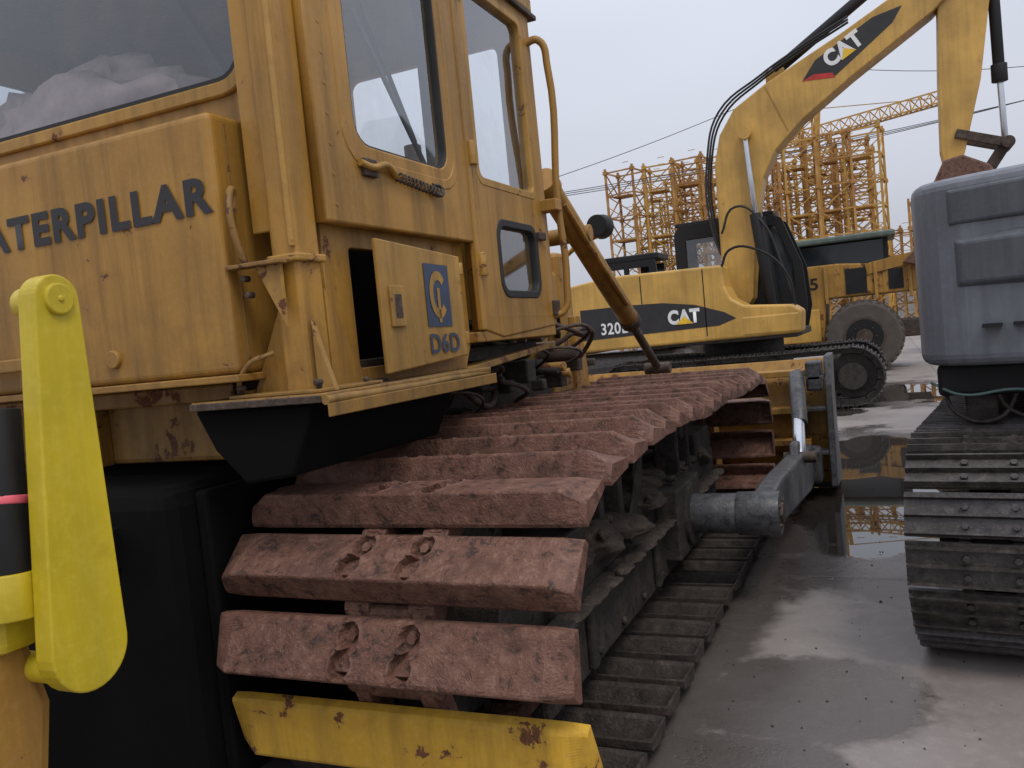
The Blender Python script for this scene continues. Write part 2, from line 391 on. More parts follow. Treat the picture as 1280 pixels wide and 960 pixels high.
for i,(x,z) in enumerate(((-1.755,1.76),(-1.745,1.71),(-1.53,1.43),(-1.82,1.43))): cyl('bolt_%d'%i,(x,2.02,z),(x,2.05,z),.011,RDARK,6)
for i,(x,y) in enumerate(((-1.84,2.05),(-1.54,2.05),(-1.54,2.3),(-1.84,2.26))): cyl('base_bolt_%d'%i,(x,y,1.41),(x,y,1.425),.011,RDARK,6)
tube('tank_strap',[(-1.84,2.2,1.42),(-1.83,2.04,1.43),(-1.78,2.03,1.50),(-1.70,2.06,1.53)],.008,YFEND)
# cab sides
W1=rr(2.40,2.19,3.07,2.98,.09); W2=rr(3.34,2.20,3.99,3.06,.05); W3=rr(3.49,1.71,3.94,2.03,.07)
for sgn,x in ((1,-1.58),(-1,-3.82)):
    t='right' if sgn>0 else 'left'
    panel('cab_side_upper_'+t,[(2.2,1.93),(3.24,1.93),(3.24,3.14),(2.2,3.14)],[W1],.04,PX(x),YOLD,.008)
    panel('cab_side_lower_'+t,[(2.24,1.40),(3.16,1.40),(3.22,1.5),(3.22,1.95),(2.24,1.95)],[rr(2.38,1.45,3.04,1.86,.02)],.03,PX(x-.05*sgn),YOLD,.003)
    panel('cab_door_'+t,[(3.26,1.56),(3.45,1.52),(4.13,1.56),(4.11,3.12),(3.26,3.12)],[W2,W3],.045,PX(x-.005*sgn),YOLD,.008)
    panel('window_seal_a_'+t,rr(2.392,2.182,3.078,2.988,.098),[rr(2.41,2.20,3.06,2.97,.085)],.03,PX(x+.006*sgn),RUB,.003)
    panel('window_seal_b_'+t,rr(3.325,2.185,4.005,3.075,.06),[rr(3.352,2.212,3.978,3.048,.045)],.03,PX(x+.008*sgn),YDOOR,.005)
    panel('window_seal_c_'+t,rr(3.475,1.695,3.955,2.045,.08),[rr(3.500,1.720,3.930,2.020,.06)],.03,PX(x+.010*sgn),RUB,.005)
    for nm,W in (('a',W1),('b',W2),('c',W3)):
        decal('side_glass_%s_%s'%(nm,t),W,PX(x),GLS)
box('door_pillar_strip',(-1.575,3.225,1.55),(-1.545,3.262,3.13),YOLD,.006)
panel('window_surround',rr(2.33,2.12,3.14,3.06,.13),[rr(2.36,2.15,3.11,3.02,.11)],.006,PX(-1.556),YOLD,.004)
panel('door_pressing',[(3.31,1.60),(4.09,1.60),(4.07,3.1),(3.31,3.1)],[[(3.325,1.615),(4.075,1.615),(4.055,3.085),(3.325,3.085)]],.006,PX(-1.560),YOLD,.003)
for i,z in enumerate((1.78,2.25,2.95)):
    cyl('door_hinge_%d'%i,(-1.54,3.262,z),(-1.54,3.262,z+.10),.018,YDOOR,12)
    box('hinge_leaf_%d'%i,(-1.556,3.262,z+.01),(-1.545,3.33,z+.09),YDOOR,.003)
box('door_handle',(-1.556,3.95,1.98),(-1.53,4.03,2.02),RDARK,.006)
for i in range(12): cyl('side_rivet_%d'%i,(-1.556,2.26,1.98+i*.095),(-1.550,2.26,1.98+i*.095),.007,YDOOR,8,bevel=0)
box('recess_back',(-1.85,2.34,1.42),(-1.84,3.1,1.9),SHADEBLK,0)
RW=rr(-3.60,2.43,-1.845,3.07,.10)
panel('cab_rear_panel',[(-3.80,1.45),(-1.68,1.45),(-1.68,3.14),(-3.80,3.14)],[RW],.04,PY(2.28),YOLD,.006)
panel('rear_window_trim',rr(-3.63,2.40,-1.815,3.10,.13),[rr(-3.595,2.435,-1.85,3.065,.10)],.012,PY(2.252),YDOOR,.008)
panel('rear_window_seal',rr(-3.592,2.438,-1.853,3.062,.098),[rr(-3.575,2.455,-1.87,3.045,.09)],.02,PY(2.258),RUB,.003)
decal('rear_glass',RW,PY(2.29),GLS)
panel('cab_front_panel',[(-3.80,1.5),(-1.6,1.5),(-1.6,3.12),(-3.80,3.12)],[rr(-3.65,2.15,-2.75,3.02,.06),rr(-2.65,2.15,-1.72,3.02,.06)],.04,PY(4.1),YOLD,.006)
box('cab_roof',(-3.86,2.1,3.13),(-1.54,4.17,3.24),YOLD,.03)
box('roof_drip_edge',(-3.88,2.08,3.12),(-1.53,4.18,3.145),RDARK,.005)
box('cab_floor',(-3.8,2.3,1.42),(-1.66,4.08,1.48),GRIME,.004)
box('seat_base',(-3.0,2.7,1.5),(-2.4,3.2,1.85),SEAT,.05); box('seat_back',(-2.98,2.6,1.85),(-2.42,2.75,2.5),SEAT,.05)
lump('draped_sheet',(-2.95,2.50,2.50),(.66,.14,.24),WCLOTH,3.3,.5)
bar('inner_brace',(-2.45,2.45,3.1),(-2.05,2.45,2.45),.05,.05,BLK)
box('console',(-3.2,3.8,1.5),(-2.2,4.05,2.15),BLK,.03)
for i,x in enumerate((-2.2,-2.1)): tube('lever_%d'%i,[(x,3.3,1.5),(x,3.25,1.9),(x+.03,3.2,2.2)],.012,BLK)
box('centre_mullion',(-2.74,4.06,2.1),(-2.66,4.14,3.05),YOLD,.006)
for i,(x,y) in enumerate(((-1.70,2.36),(-3.72,2.36),(-1.68,3.2),(-3.74,3.2))): box('inner_post_%d'%i,(x-.03,y-.03,1.45),(x+.03,y+.03,3.12),BLK,.008)
bar('wiper_arm',(-1.62,2.62,2.76),(-1.62,2.93,2.30),.012,.014,BLK,0); bar('wiper_blade',(-1.615,2.56,2.70),(-1.615,2.98,2.22),.012,.02,RUB,0)
# service door ajar
def dpt(u,v,w=0): return Vector((-1.572+.075*u+w, 3.075-.99*u, v))
PO=[(0,1.455),(.70,1.425),(.70,1.875),(0,1.855)]
def dprism(name,P,w0,w1,mat,bevel):
    n=len(P);V=[dpt(*p,w0) for p in P]+[dpt(*p,w1) for p in P]
    return mesh(name,V,[tuple(range(n))[::-1],tuple(range(n,2*n))]+[(i,(i+1)%n,n+(i+1)%n,n+i) for i in range(n)],mat,bevel)
dprism('service_door',PO,0,.018,YDOOR,.005)
dprism('service_door_latch',[(.65,1.58),(.55,1.58),(.55,1.72),(.65,1.72)],.018,.028,YDOOR,.003)
dprism('latch_pocket',[(.625,1.61),(.575,1.61),(.575,1.69),(.625,1.69)],.028,.030,RDARK,.001)
DM=Matrix(((-.075,0,1,-1.572+.0215),(.99,0,0,3.075),(0,1,0,0),(0,0,0,1)))
decal('logo_square',[(-.36,1.575),(-.14,1.575),(-.14,1.81),(-.36,1.81)],DM,BLUE)
ring=[]
for i in range(25):
    a=math.radians(40+280*i/24); ring.append((-.25+.080*math.cos(a),1.695+.090*math.sin(a)))
for i in range(25):
    a=math.radians(320-280*i/24); ring.append((-.25+.047*math.cos(a),1.695+.055*math.sin(a)))
DM2=Matrix.Translation((.002,0,0))@DM
decal('logo_ring',ring,DM2,YDOOR)
decal('logo_bar',[(-.262,1.59),(-.238,1.59),(-.238,1.72),(-.262,1.72)],DM2,YDOOR)
text('model_number','D6D',(-.36,1.475,-.09,1.55),DM2,BLUE,.02)
for i,z in enumerate((1.50,1.78)): cyl('service_hinge_%d'%i,(-1.56,3.085,z),(-1.56,3.085,z+.05),.012,YDOOR,10)
tube('latch_spring',[(-1.54+.014*math.cos(t*1.3),2.62+.0042*t*1.3,2.115+.014*math.sin(t*1.3)-.0004*t) for t in range(60)],.0045,RDARK)
tube('latch_handle',[(-1.54,2.40,2.13),(-1.53,2.46,2.12),(-1.53,2.55,2.14),(-1.54,2.63,2.115)],.012,YDOOR)
tube('latch_rod',[(-1.54,2.86,2.10),(-1.53,2.93,2.08),(-1.54,2.96,2.11),(-1.55,2.90,2.12)],.008,RDARK)
box('latch_bracket',(-1.56,2.42,2.09),(-1.535,2.50,2.15),RDARK,.004)
prism('cab_sill',[(3.2,1.50),(4.12,1.50),(4.12,1.56),(3.2,1.545)],PX(-1.6),-.12,.04,YOLD,.006)
prism('front_mudguard',[(3.15,1.37),(4.2,1.44),(4.2,1.47),(3.15,1.40)],PX(-1.8),-.35,.2,YFEND,.005)
tube('grab_rail',[(-1.57,4.07,2.98),(-1.50,4.09,2.99),(-1.47,4.11,2.86),(-1.49,4.13,2.2),(-1.485,4.14,1.75),(-1.51,4.13,1.62),(-1.57,4.1,1.60)],.019,YOLD)
box('rail_bracket',(-1.60,4.05,2.13),(-1.47,4.14,2.19),YOLD,.006)
box('rail_bracket_low',(-1.60,4.08,1.6),(-1.53,4.14,1.68),RDARK,.006)
# hood etc.
prism('hood',[(-3.15,1.35),(-2.36,1.35),(-2.36,1.98),(-2.46,2.08),(-3.05,2.08),(-3.15,1.98)],PY(0),-6.4,-4.15,YOLD,.02)
box('radiator_guard',(-3.2,6.35,.75),(-2.34,6.65,2.16),YOLD,.04)
for i in range(5): box('hood_vent_%d'%i,(-2.362,4.6+i*.32,1.5),(-2.352,4.8+i*.32,1.85),BLK,0)
cyl('exhaust_stack',(-2.9,5.2,2.05),(-2.9,5.2,2.9),.06,RDARK); cyl('pre_cleaner',(-2.6,5.7,2.05),(-2.6,5.7,2.45),.09,RDARK)
cyl('head_lamp',(-2.02,6.45,2.33),(-2.02,6.60,2.33),.085,BLK,24,.10); tube('lamp_bracket',[(-2.36,6.5,2.1),(-2.2,6.5,2.2),(-2.02,6.5,2.26)],.02,YOLD)
cyl('lamp_lens',(-2.02,6.60,2.33),(-2.02,6.605,2.33),.09,WHITE)
cyl('lift_cylinder_barrel',(-1.86,5.0,2.42),(-1.83,6.45,1.58),.075,YOLD); cyl('lift_cylinder_cap',(-1.865,4.93,2.46),(-1.86,5.02,2.41),.09,YOLD)
cyl('lift_cylinder_gland',(-1.83,6.45,1.58),(-1.829,6.52,1.54),.085,RDARK)
cyl('lift_cylinder_rod',(-1.829,6.5,1.55),(-1.81,7.15,1.14),.035,RDARK)
cyl('cylinder_trunnion',(-2.36,5.45,2.16),(-1.75,5.45,2.16),.055,YOLD); box('trunnion_bracket',(-2.36,5.3,1.8),(-2.15,5.6,2.26),YOLD,.02)
cyl('rod_pin',(-1.92,7.16,1.13),(-1.70,7.16,1.13),.05,RDARK)
tube('cylinder_line',[(-1.80,5.1,2.32),(-1.77,5.5,2.05),(-1.76,6.2,1.68)],.018,YOLD)
for i in range(34):
    y=3.2+random.uniform(0,1.9); z=1.22+random.uniform(0,.40)
    tube('hose_%d'%i,[(-2.0+random.uniform(-.1,.2),y,z),(-1.93+random.uniform(-.1,.25),y+.2,z+random.uniform(-.12,.2)),(-2.05+random.uniform(-.1,.15),y+.5,z+random.uniform(-.2,.05))],random.uniform(.007,.018),random.choice([RUB,GRIME,RDARK,RDARK]))
for i in range(24):
    y=3.2+i*.12; z=1.15+random.uniform(0,.25); s=random.uniform(.05,.13); x0=random.choice((-2.3,-2.1,-1.95))
    box('engine_part_%d'%i,(x0,y,z),(x0+random.uniform(.05,.22),y+s,z+s),random.choice([GRIME,RDARK,YFEND,RDARK]),.012)
for i in range(10):
    y=3.3+random.uniform(0,1.9); z=1.25+random.uniform(0,.3); cyl('fitting_%d'%i,(-2.05,y,z),(-1.8,y+random.uniform(-.05,.05),z),random.uniform(.015,.05),random.choice([RDARK,GRIME,YDOOR]))
cyl('air_filter_housing',(-2.1,4.4,1.62),(-2.1,4.9,1.62),.13,YOLD)
box('guard_plate_front',(-2.0,5.1,1.12),(-1.97,5.45,1.55),YDOOR,.01)
prism('support_strut',[(5.45,1.1),(5.72,1.1),(5.62,1.62),(5.52,1.62)],PX(-1.97),-.03,.03,YOLD,.01)
tube('big_hose_a',[(-1.95,4.2,1.45),(-1.82,4.5,1.68),(-1.86,4.9,1.70),(-1.95,5.2,1.55)],.020,RUB)
tube('big_hose_b',[(-1.88,4.3,1.35),(-1.86,4.7,1.5),(-1.92,5.1,1.52),(-2.1,5.5,1.4)],.016,RUB)
# ---- blade
mb=[]
for i in range(13):
    t=i/12; mb.append((7.42-.16*math.sin(math.pi*t),.06+1.04*t))
prism('blade_mouldboard',mb+[(y+.035,z) for y,z in reversed(mb)],PX(-2.7),-2.28,2.28,YBLADE,.003)
for i,z in enumerate((.16,.42,.68,.98)): box('blade_rib_%d'%i,(-4.95,7.10,z),(-.6,7.30,z+.05),YBLADE,.006)
for i,x in enumerate((-.66,-1.35,-2.2,-3.2,-4.1)): box('blade_stiffener_%d'%i,(x-.02,7.12,.1),(x+.02,7.33,1.04),YFEND,.004)
EP=[(7.0,.10),(7.60,.06),(7.6,.2),(7.5,.5),(7.52,.85),(7.62,1.13),(7.18,1.13),(7.1,.9),(7.05,.4)]
for i,x in enumerate((-.44,-4.96)): prism('blade_end_plate_%d'%i,EP,PX(x),-.025,.025,ARMM,.008)
for i,z in enumerate((.35,.7,.95)): box('end_plate_gusset_%d'%i,(-.60,7.02,z),(-.468,7.2,z+.03),ARMM,.006)
box('blade_corner_box',(-.60,7.02,.86),(-.475,7.18,1.10),ARMM,.02)
box('cutting_edge',(-4.98,7.47,0.005),(-.42,7.5,.2),RDARK,.003)
for t,s in (('right',1),('left',-1)):
    X=lambda x: x if s>0 else -5.4-x
    A=[(4.38,.40),(4.38,.57),(4.9,.575),(6.9,.46),(7.05,.40),(7.05,.16),(6.6,.15),(4.9,.33)]
    prism('push_arm_'+t,A,PX(0),min(X(-.70),X(-.58)),max(X(-.70),X(-.58)),ARMM,.018)
    cyl('trunnion_shaft_'+t,(X(-1.06),4.42,.485),(X(-.74),4.42,.485),.105,ARMM,28)
    cyl('trunnion_flange_'+t,(X(-1.03),4.42,.485),(X(-.99),4.42,.485),.165,GRIME,28)
    cyl('trunnion_cap_'+t,(X(-.76),4.42,.485),(X(-.545),4.42,.485),.112,ARMM,28); cyl('trunnion_keeper_'+t,(X(-.55),4.42,.485),(X(-.53),4.42,.485),.06,RDARK,6)
    for i,(dy,dz_) in enumerate(((.07,.05),(-.07,.05),(.07,-.05),(-.07,-.05))): cyl('cap_bolt_%s_%d'%(t,i),(X(-.55),4.42+dy,.485+dz_),(X(-.535),4.42+dy,.485+dz_),.014,RDARK,6)
    box('arm_shoe_'+t,(min(X(-.74),X(-.52)),6.9,.14),(max(X(-.74),X(-.52)),7.12,.42),ARMM,.03)
    cyl('brace_barrel_'+t,(X(-.63),6.60,.66),(X(-.665),7.02,1.0),.058,ARMM)
    cyl('brace_tube_'+t,(X(-.615),6.22,.42),(X(-.645),6.72,.755),.045,STEEL)
    prism('brace_lug_'+t,[(6.05,.42),(6.40,.40),(6.30,.58),(6.15,.58)],PX(0),min(X(-.67),X(-.61)),max(X(-.67),X(-.61)),ARMM,.012)
    cyl('brace_pin_'+t,(X(-.72),6.22,.47),(X(-.50),6.22,.47),.04,RDARK)
# ---- ripper
def hull_plate(name,c0,r0,c1,r1,x0,x1,mat):
    P=[];d=math.atan2(c1[1]-c0[1],c1[0]-c0[0])
    for i in range(17):
        a=d+math.pi/2+math.pi*i/16; P.append((c0[0]+r0*math.cos(a),c0[1]+r0*math.sin(a)))
    for i in range(17):
        a=d-math.pi/2+math.pi*i/16; P.append((c1[0]+r1*math.cos(a),c1[1]+r1*math.sin(a)))
    return prism(name,P,PX(0),x0,x1,mat,.004)
hull_plate('ripper_link',(1.185,1.668),.050,(1.165,.965),.088,-1.55,-1.50,YBR)
cyl('ripper_pin',(-1.6,1.185,1.668),(-1.490,1.185,1.668),.032,YBR,28); cyl('ripper_pin_bolt',(-1.5,1.185,1.668),(-1.486,1.185,1.668),.008,YBR,6)
hull_plate('ripper_link_inner',(1.185,1.668),.048,(1.165,.965),.088,-2.35,-2.30,YBR)
cyl('ripper_lower_pin',(-2.4,1.13,.93),(-1.52,1.13,.93),.03,YBR)
cyl('ripper_cylinder',(-1.62,1.11,1.46),(-1.60,1.075,1.10),.045,BLK); cyl('ripper_cylinder_band',(-1.611,1.096,1.29),(-1.610,1.093,1.272),.0475,PINK)
cyl('ripper_cylinder_rod',(-1.602,1.078,1.14),(-1.598,1.07,1.05),.052,YBR)
box('ripper_shank_clamp',(-1.75,1.04,.98),(-1.60,1.14,1.12),YBR,.02)
prism('ripper_beam',[(.95,.55),(1.12,.6),(1.16,.85),(1.12,1.02),(.98,1.05),(.92,.8)],PX(0),-3.8,-1.62,YBLADE,.03)
for i,x in enumerate((-1.75,-2.7,-3.6)): prism('ripper_shank_%d'%i,[(.98,.9),(1.1,.9),(1.12,.35),(1.3,.12),(1.2,.12),(.98,.35)],PX(0),x-.04,x+.04,RDARK,.01)
bar('ripper_tow_bar_a',(-3.4,1.15,1.0),(-3.4,2.45,.9),.1,.14,YOLD); bar('ripper_tow_bar_b',(-2.4,1.15,1.0),(-2.4,2.45,.9),.08,.14,SHADEBLK)

# ------------------------------------------------------------------ EXCAVATOR undercarriage
def xshoe():
    b=MB(); b.add(boxVF((-.3,-.088,-.006),(.3,.088,.010)))
    for y in (-.078,-.005,.066):
        b.add(([(-.3,y-.008,.01),(.3,y-.008,.01),(.3,y+.008,.01),(-.3,y+.008,.01),(-.298,y-.004,.034),(.298,y-.004,.034),(.298,y+.004,.034),(-.298,y+.004,.034)],boxVF((0,0,0),(1,1,1))[1]))
    for x in (-.085,.085):
        for y in (-.045,.03): b.add(cylVF((x,y,.01),(x,y,.028),.014,6))
    for sx in (-.09,.09): b.add(boxVF((sx-.02,-.09,-.085),(sx+.02,.09,-.006)))
    return b.V,b.F
def undercarriage(mat_frame):
    P=loop((-1.72,.47),.425,(1.72,.47),.425,[(-1.2,.885),(-.6,.875),(0,.885),(.6,.875),(1.2,.885)],180); S=xshoe()
    for t,xc in (('r',1.1),('l',-1.1)):
        a=MB()
        for c,d in resample(P,.19): a.add(S,tmat(c,d,xc)@Matrix.Rotation(random.uniform(-.03,.03),4,'X'))
        a.make('track_shoes_'+t,XSHOE)
        s=MB()
        for yy,r in ((-1.72,.33),(1.72,.33)): s.add(cylVF((xc-.08,yy,.47),(xc+.08,yy,.47),r,32)); s.add(cylVF((xc-.2,yy,.47),(xc+.24,yy,.47),.2,28))
        for i in range(8): s.add(cylVF((xc-.2,-1.25+i*.36,.2),(xc+.2,-1.25+i*.36,.2),.09,18))
        for yy in (-.5,.6): s.add(cylVF((xc-.15,yy,.78),(xc+.15,yy,.78),.07,18))
        s.make('rollers_'+t,GRIME,.005)
        f=MB(); f.add(boxVF((xc-.17,-1.4,.28),(xc+.19,1.45,.62))); f.add(boxVF((xc+.1,-.6,.6),(xc+.25,-.3,.75)));f.make('side_frame_'+t,mat_frame,.03)
    box('car_body',(-.95,-.7,.35),(.95,.7,.85),mat_frame,.08); cyl('slew_ring',(0,0,.85),(0,0,1.14),.65,GRIME,40)

ex=empty('excavator',(-2.2,14.7,0),-math.pi/2,True)
undercarriage(GRIME)
def L(x,z): return (x+2.2,z)
RS=[(-2.95,1.15),(1.05,1.18),(1.08,1.52),(.95,1.62),(.25,1.68),(.06,1.8),(-.02,2.0),(-.04,2.33),(-1.9,2.36),(-2.7,2.25),(-2.95,2.0)]
prism('house_right',RS,PX(0),.55,1.35,YCAT,.04,3)
prism('house_left',[(-2.95,1.15),(-1.35,1.15),(-1.35,2.2),(-2.95,2.2)],PX(0),-1.35,-.4,YCAT,.04)
box('engine_hood',(-.4,-2.8,1.15),(.55,-.5,2.25),YCAT,.05)
box('house_floor',(-1.3,-1.4,1.12),(1.3,1.0,1.24),GRIME,.02)
prism('counterweight',[(-1.35,-2.5),(-1.3,-2.95),(-.8,-3.15),(.8,-3.15),(1.3,-2.95),(1.35,-2.5)],PZ(0),1.1,2.2,YCAT,.06,3)
decal('side_band',[(-2.4,1.35),(-.15,1.40),(.12,1.49),(-.05,1.60),(-.5,1.76),(-1.0,1.84),(-1.5,1.86),(-2.4,1.86)],PX(1.3545),DECAL)
text('model_lettering','320D',(-2.06,1.42,-1.56,1.61),PX(1.359),WHITE,.02)
text('maker_lettering','CAT',(-.94,1.48,-.43,1.71),PX(1.359),WHITE,.05)
decal('maker_triangle',[(-.82,1.475),(-.54,1.475),(-.68,1.60)],PX(1.363),YTRI)
box('right_toolbox_step',(1.0,.2,1.2),(1.36,1.05,1.5),YCAT,.03)
tube('handrail_right',[(1.3,-.05,2.3),(1.3,.1,2.55),(1.3,.5,2.5),(1.3,.9,2.1),(1.3,1.0,1.6)],.02,BLK)
box('door_seam_a',(1.352,-.35,1.25),(1.3545,-.335,2.3),BLK,0); box('door_seam_b',(1.352,-1.35,1.86),(1.3545,-1.335,2.3),BLK,0)
CP=[(-1.1,1.2),(.95,1.2),(1.04,1.6),(1.0,2.3),(.72,3.1),(.5,3.2),(-1.0,3.2),(-1.1,3.05)]
W=[(-.92,2.15),(-.30,2.1),(-.30,2.95),(-.92,2.95)]; WB=[(-.2,1.9),(.88,1.9),(.86,2.35),(.62,3.0),(-.2,3.0)]
for t,x in (('near',-.38),('far',-1.28)):
    panel('cab_side_'+t,CP,[W,WB],.05,PX(x),BLK,.01); decal('cab_glass_a_'+t,W,PX(x),GLS); decal('cab_glass_b_'+t,WB,PX(x),DGLS if t=='near' else GLS)
box('cab_roof',(-1.3,-1.08,3.18),(-.36,.6,3.25),BLK,.02); box('cab_rear',(-1.28,-1.1,1.2),(-.38,-1.06,2.3),BLK,.01)
box('cab_front_glass',(-1.26,.93,1.5),(-.40,.95,2.2),DGLS,0); box('cab_seat',(-1.05,-.5,1.3),(-.6,-.1,2.4),SEAT,.06)
B=[L(*p) for p in [(-2.42,1.62),(-2.42,2.35),(-2.40,4.05),(-2.28,4.52),(-2.02,4.90),(-1.50,5.20),(-.32,5.73),(.42,6.10),(1.15,6.60),(1.42,6.62),(1.5,6.35),(1.3,6.05),(.98,5.76),(-.18,5.06),(-.96,4.54),(-1.42,4.12),(-1.64,3.72),(-1.76,3.2),(-1.95,1.79),(-2.1,1.6)]]
prism('boom',B,PX(0),-.24,.24,YCAT,.02)
bar('boom_weld_seam',(.243,L(-1.5,0)[0],5.15),(.243,L(-1.2,0)[0],4.40),.006,.02,YDOOR,0)
S_=[L(*p) for p in [(1.0,6.9),(1.3,7.3),(1.8,7.1),(1.72,5.78),(1.54,4.65),(1.27,3.62),(1.15,3.36),(1.0,3.4),(.95,3.7),(.98,4.77),(1.04,5.94)]]
prism('stick',S_,PX(0),-.17,.17,YCAT,.02)
cyl('boom_head_pin',(-.32,L(1.3,0)[0],6.4),(.32,L(1.3,0)[0],6.4),.12,GRIME)
def lp(x,z,lx=0): return (lx,x+2.2,z)
for i,lx in enumerate((.34,-.34)):
    cyl('boom_rod_%d'%i,lp(-1.86,4.45,lx),lp(-1.80,3.1,lx),.045,STEEL); cyl('boom_barrel_%d'%i,lp(-1.80,3.15,lx),lp(-1.66,1.6,lx),.09,BLK)
    cyl('boom_rod_eye_%d'%i,lp(-1.86,4.45,lx-.08),lp(-1.86,4.45,lx+.08),.10,YCAT)
cyl('stick_barrel',lp(-1.35,5.42),lp(.1,6.32),.09,BLK); cyl('stick_rod',lp(.1,6.32),lp(1.2,6.98),.05,STEEL)
box('stick_cyl_lug',(-.08,L(-1.5,0)[0],5.1),(.08,L(-1.2,0)[0],5.45),YCAT,.02)
for i in range(3):
    o=i*.05
    tube('boom_hose_%d'%i,[lp(-2.15,1.9,.1+o),lp(-2.47-o*.6,3.0,.12+o),lp(-2.45-o*.6,4.2,.12+o),lp(-2.2-o*.6,4.85+o*.6,.12+o),lp(-1.55,5.30+o*.6,.12+o),lp(-1.2,5.48+o*.6,.12+o),lp(-.2,5.9+o*.6,.14+o)],.018,RUB)
tube('swing_hose',[lp(-2.36,2.9,.35),lp(-2.1,3.3,.4),lp(-1.7,3.0,.4),lp(-1.45,2.3,.4),lp(-1.3,1.7,.4)],.02,RUB)
decal('boom_badge',[L(-.93,5.12),L(-.72,5.40),L(.14,5.86),L(.56,5.94),L(.42,5.72),L(-.44,5.10)],PX(.2435),DECAL)
an=math.radians(29); TM=PX(.248)@Matrix.Translation((L(-.55,0)[0],5.20,0))@Matrix.Rotation(an,4,'Z')
text('boom_lettering','CAT',(.05,0,.66,.27),TM,WHITE,.05)
decal('boom_triangle_red',[L(-.93,5.12),L(-.75,5.19),L(-.48,5.16),L(-.44,5.08)],PX(.2455),RED)
decal('boom_triangle_y',[(.25,-.01),(.5,-.01),(.37,.13)],TM@Matrix.Translation((0,0,.003)),YTRI)
cyl('bucket_barrel',lp(1.78,6.9),lp(1.80,4.75),.08,BLK); cyl('bucket_gland',lp(1.80,4.85),lp(1.80,4.6),.11,BLK); cyl('bucket_rod',lp(1.80,4.7),lp(1.82,3.68),.045,STEEL)
for lx in (.2,-.2):
    bar('link_a_%g'%lx,lp(1.16,3.92,lx),lp(1.84,3.66,lx),.05,.13,RDARK); bar('link_b_%g'%lx,lp(1.82,3.68,lx*.7),lp(1.5,3.22,lx*.7),.05,.16,RDARK)
cyl('link_pin',lp(1.83,3.67,-.26),lp(1.83,3.67,.26),.09,RDARK)
BK=[L(*p) for p in [(.95,3.5),(1.2,3.55),(1.55,3.35),(1.72,3.0),(1.65,2.55),(1.35,2.2),(.85,2.1),(.72,2.2),(.9,2.6),(.75,3.1)]]
prism('bucket',BK,PX(0),-.55,.55,RSHOE,.03)
for i in range(5): bar('bucket_tooth_%d'%i,lp(.85,2.15,-.48+i*.24),lp(.6,2.0,-.48+i*.24),.08,.06,RDARK)

# grey excavator
gx=empty('excavator.001',(1.70,5.54,0),math.radians(-8),True)
undercarriage(GRIME)
CW=[(-1.36,-1.0),(-1.36,-1.5),(-1.33,-1.59),(-1.25,-1.66),(-1.16,-1.70),(-.6,-1.86),(0,-1.90),(.6,-1.86),(1.16,-1.70),(1.30,-1.62),(1.36,-1.5),(1.36,-1.0)]
prism('counterweight',CW,PZ(0),1.20,2.0,GREYP,.05,4)
def cwpan(name,x0,x1,z0,z1,off,mat,bv=.05):
    def yb(x):
        a=[(-1.36,-1.5),(-1.30,-1.62),(-1.16,-1.70),(-.6,-1.86),(0,-1.90),(.6,-1.86),(1.16,-1.70)]
        for p,q in zip(a,a[1:]):
            if p[0]<=x<=q[0]: return p[1]+(q[1]-p[1])*(x-p[0])/(q[0]-p[0])
        return -1.9
    V=[]
    for o,i in ((off,bv),(-.03,0)):
        V+=[(x0+i,yb(x0)-o,z0+i),(x1-i,yb(x1)-o,z0+i),(x1-i,yb(x1)-o,z1-i),(x0+i,yb(x0)-o,z1-i)]
    return mesh(name,V,[(0,1,2,3),(0,4,5,1),(1,5,6,2),(2,6,7,3),(3,7,4,0),(4,7,6,5)],mat,.010)
cwpan('weight_panel_a',-1.22,-.62,1.78,1.96,.030,GREYD,.02); cwpan('weight_panel_b',-1.22,-.62,1.50,1.77,.05,GREYD,.05)
cwpan('weight_panel_c',-.58,.6,1.52,1.96,.03,GREYD); cwpan('weight_panel_d',.64,1.15,1.52,1.96,.03,GREYD)
for i in range(4): box('weight_slot_%d'%i,(-1.10+i*.11,-1.80,1.36),(-1.03+i*.11,-1.68,1.375),BLK,0)
for x in (-.75,.75): cyl('lifting_eye_%g'%x,(x,-1.3,1.98),(x,-1.3,2.02),.05,GRIME)
box('house_body',(-1.34,-1.05,1.2),(1.34,1.2,1.93),GREYP,.05); box('house_deck',(-1.3,-1.55,1.06),(1.3,1.8,1.2),BLK,.02)
box('cab',(.4,.1,1.2),(1.3,1.9,2.85),BLK,.08); box('cab_window',(1.29,.3,1.9),(1.305,1.6,2.7),DGLS,0)
prism('boom',[(.6,1.4),(1.0,1.3),(3.6,3.6),(5.6,3.2),(5.7,3.6),(3.4,4.3)],PX(0),-.25,.25,GREYP,.03)
for i in range(7):
    x=-1.28+i*.2; q=random.uniform(0,.05); tube('hanging_hose_%d'%i,[(x,-1.45,1.16),(x+.05,-1.56,1.03-q),(x+.2,-1.58,1.0-q),(x+.3,-1.5,1.1)],.009,random.choice([RUB,GRIME]))
for i in range(6): box('under_part_%d'%i,(-1.2+i*.25,-1.5,.98-random.uniform(0,.06)),(-1.07+i*.25,-1.3,1.08),GRIME,.01)
tube('teal_strap',[(-1.33,-1.50,1.12),(-1.2,-1.60,1.07),(-1.0,-1.64,1.09),(-.8,-1.68,1.06),(-.6,-1.6,1.1)],.006,plain('teal_strap',(.10,.17,.15),.7))

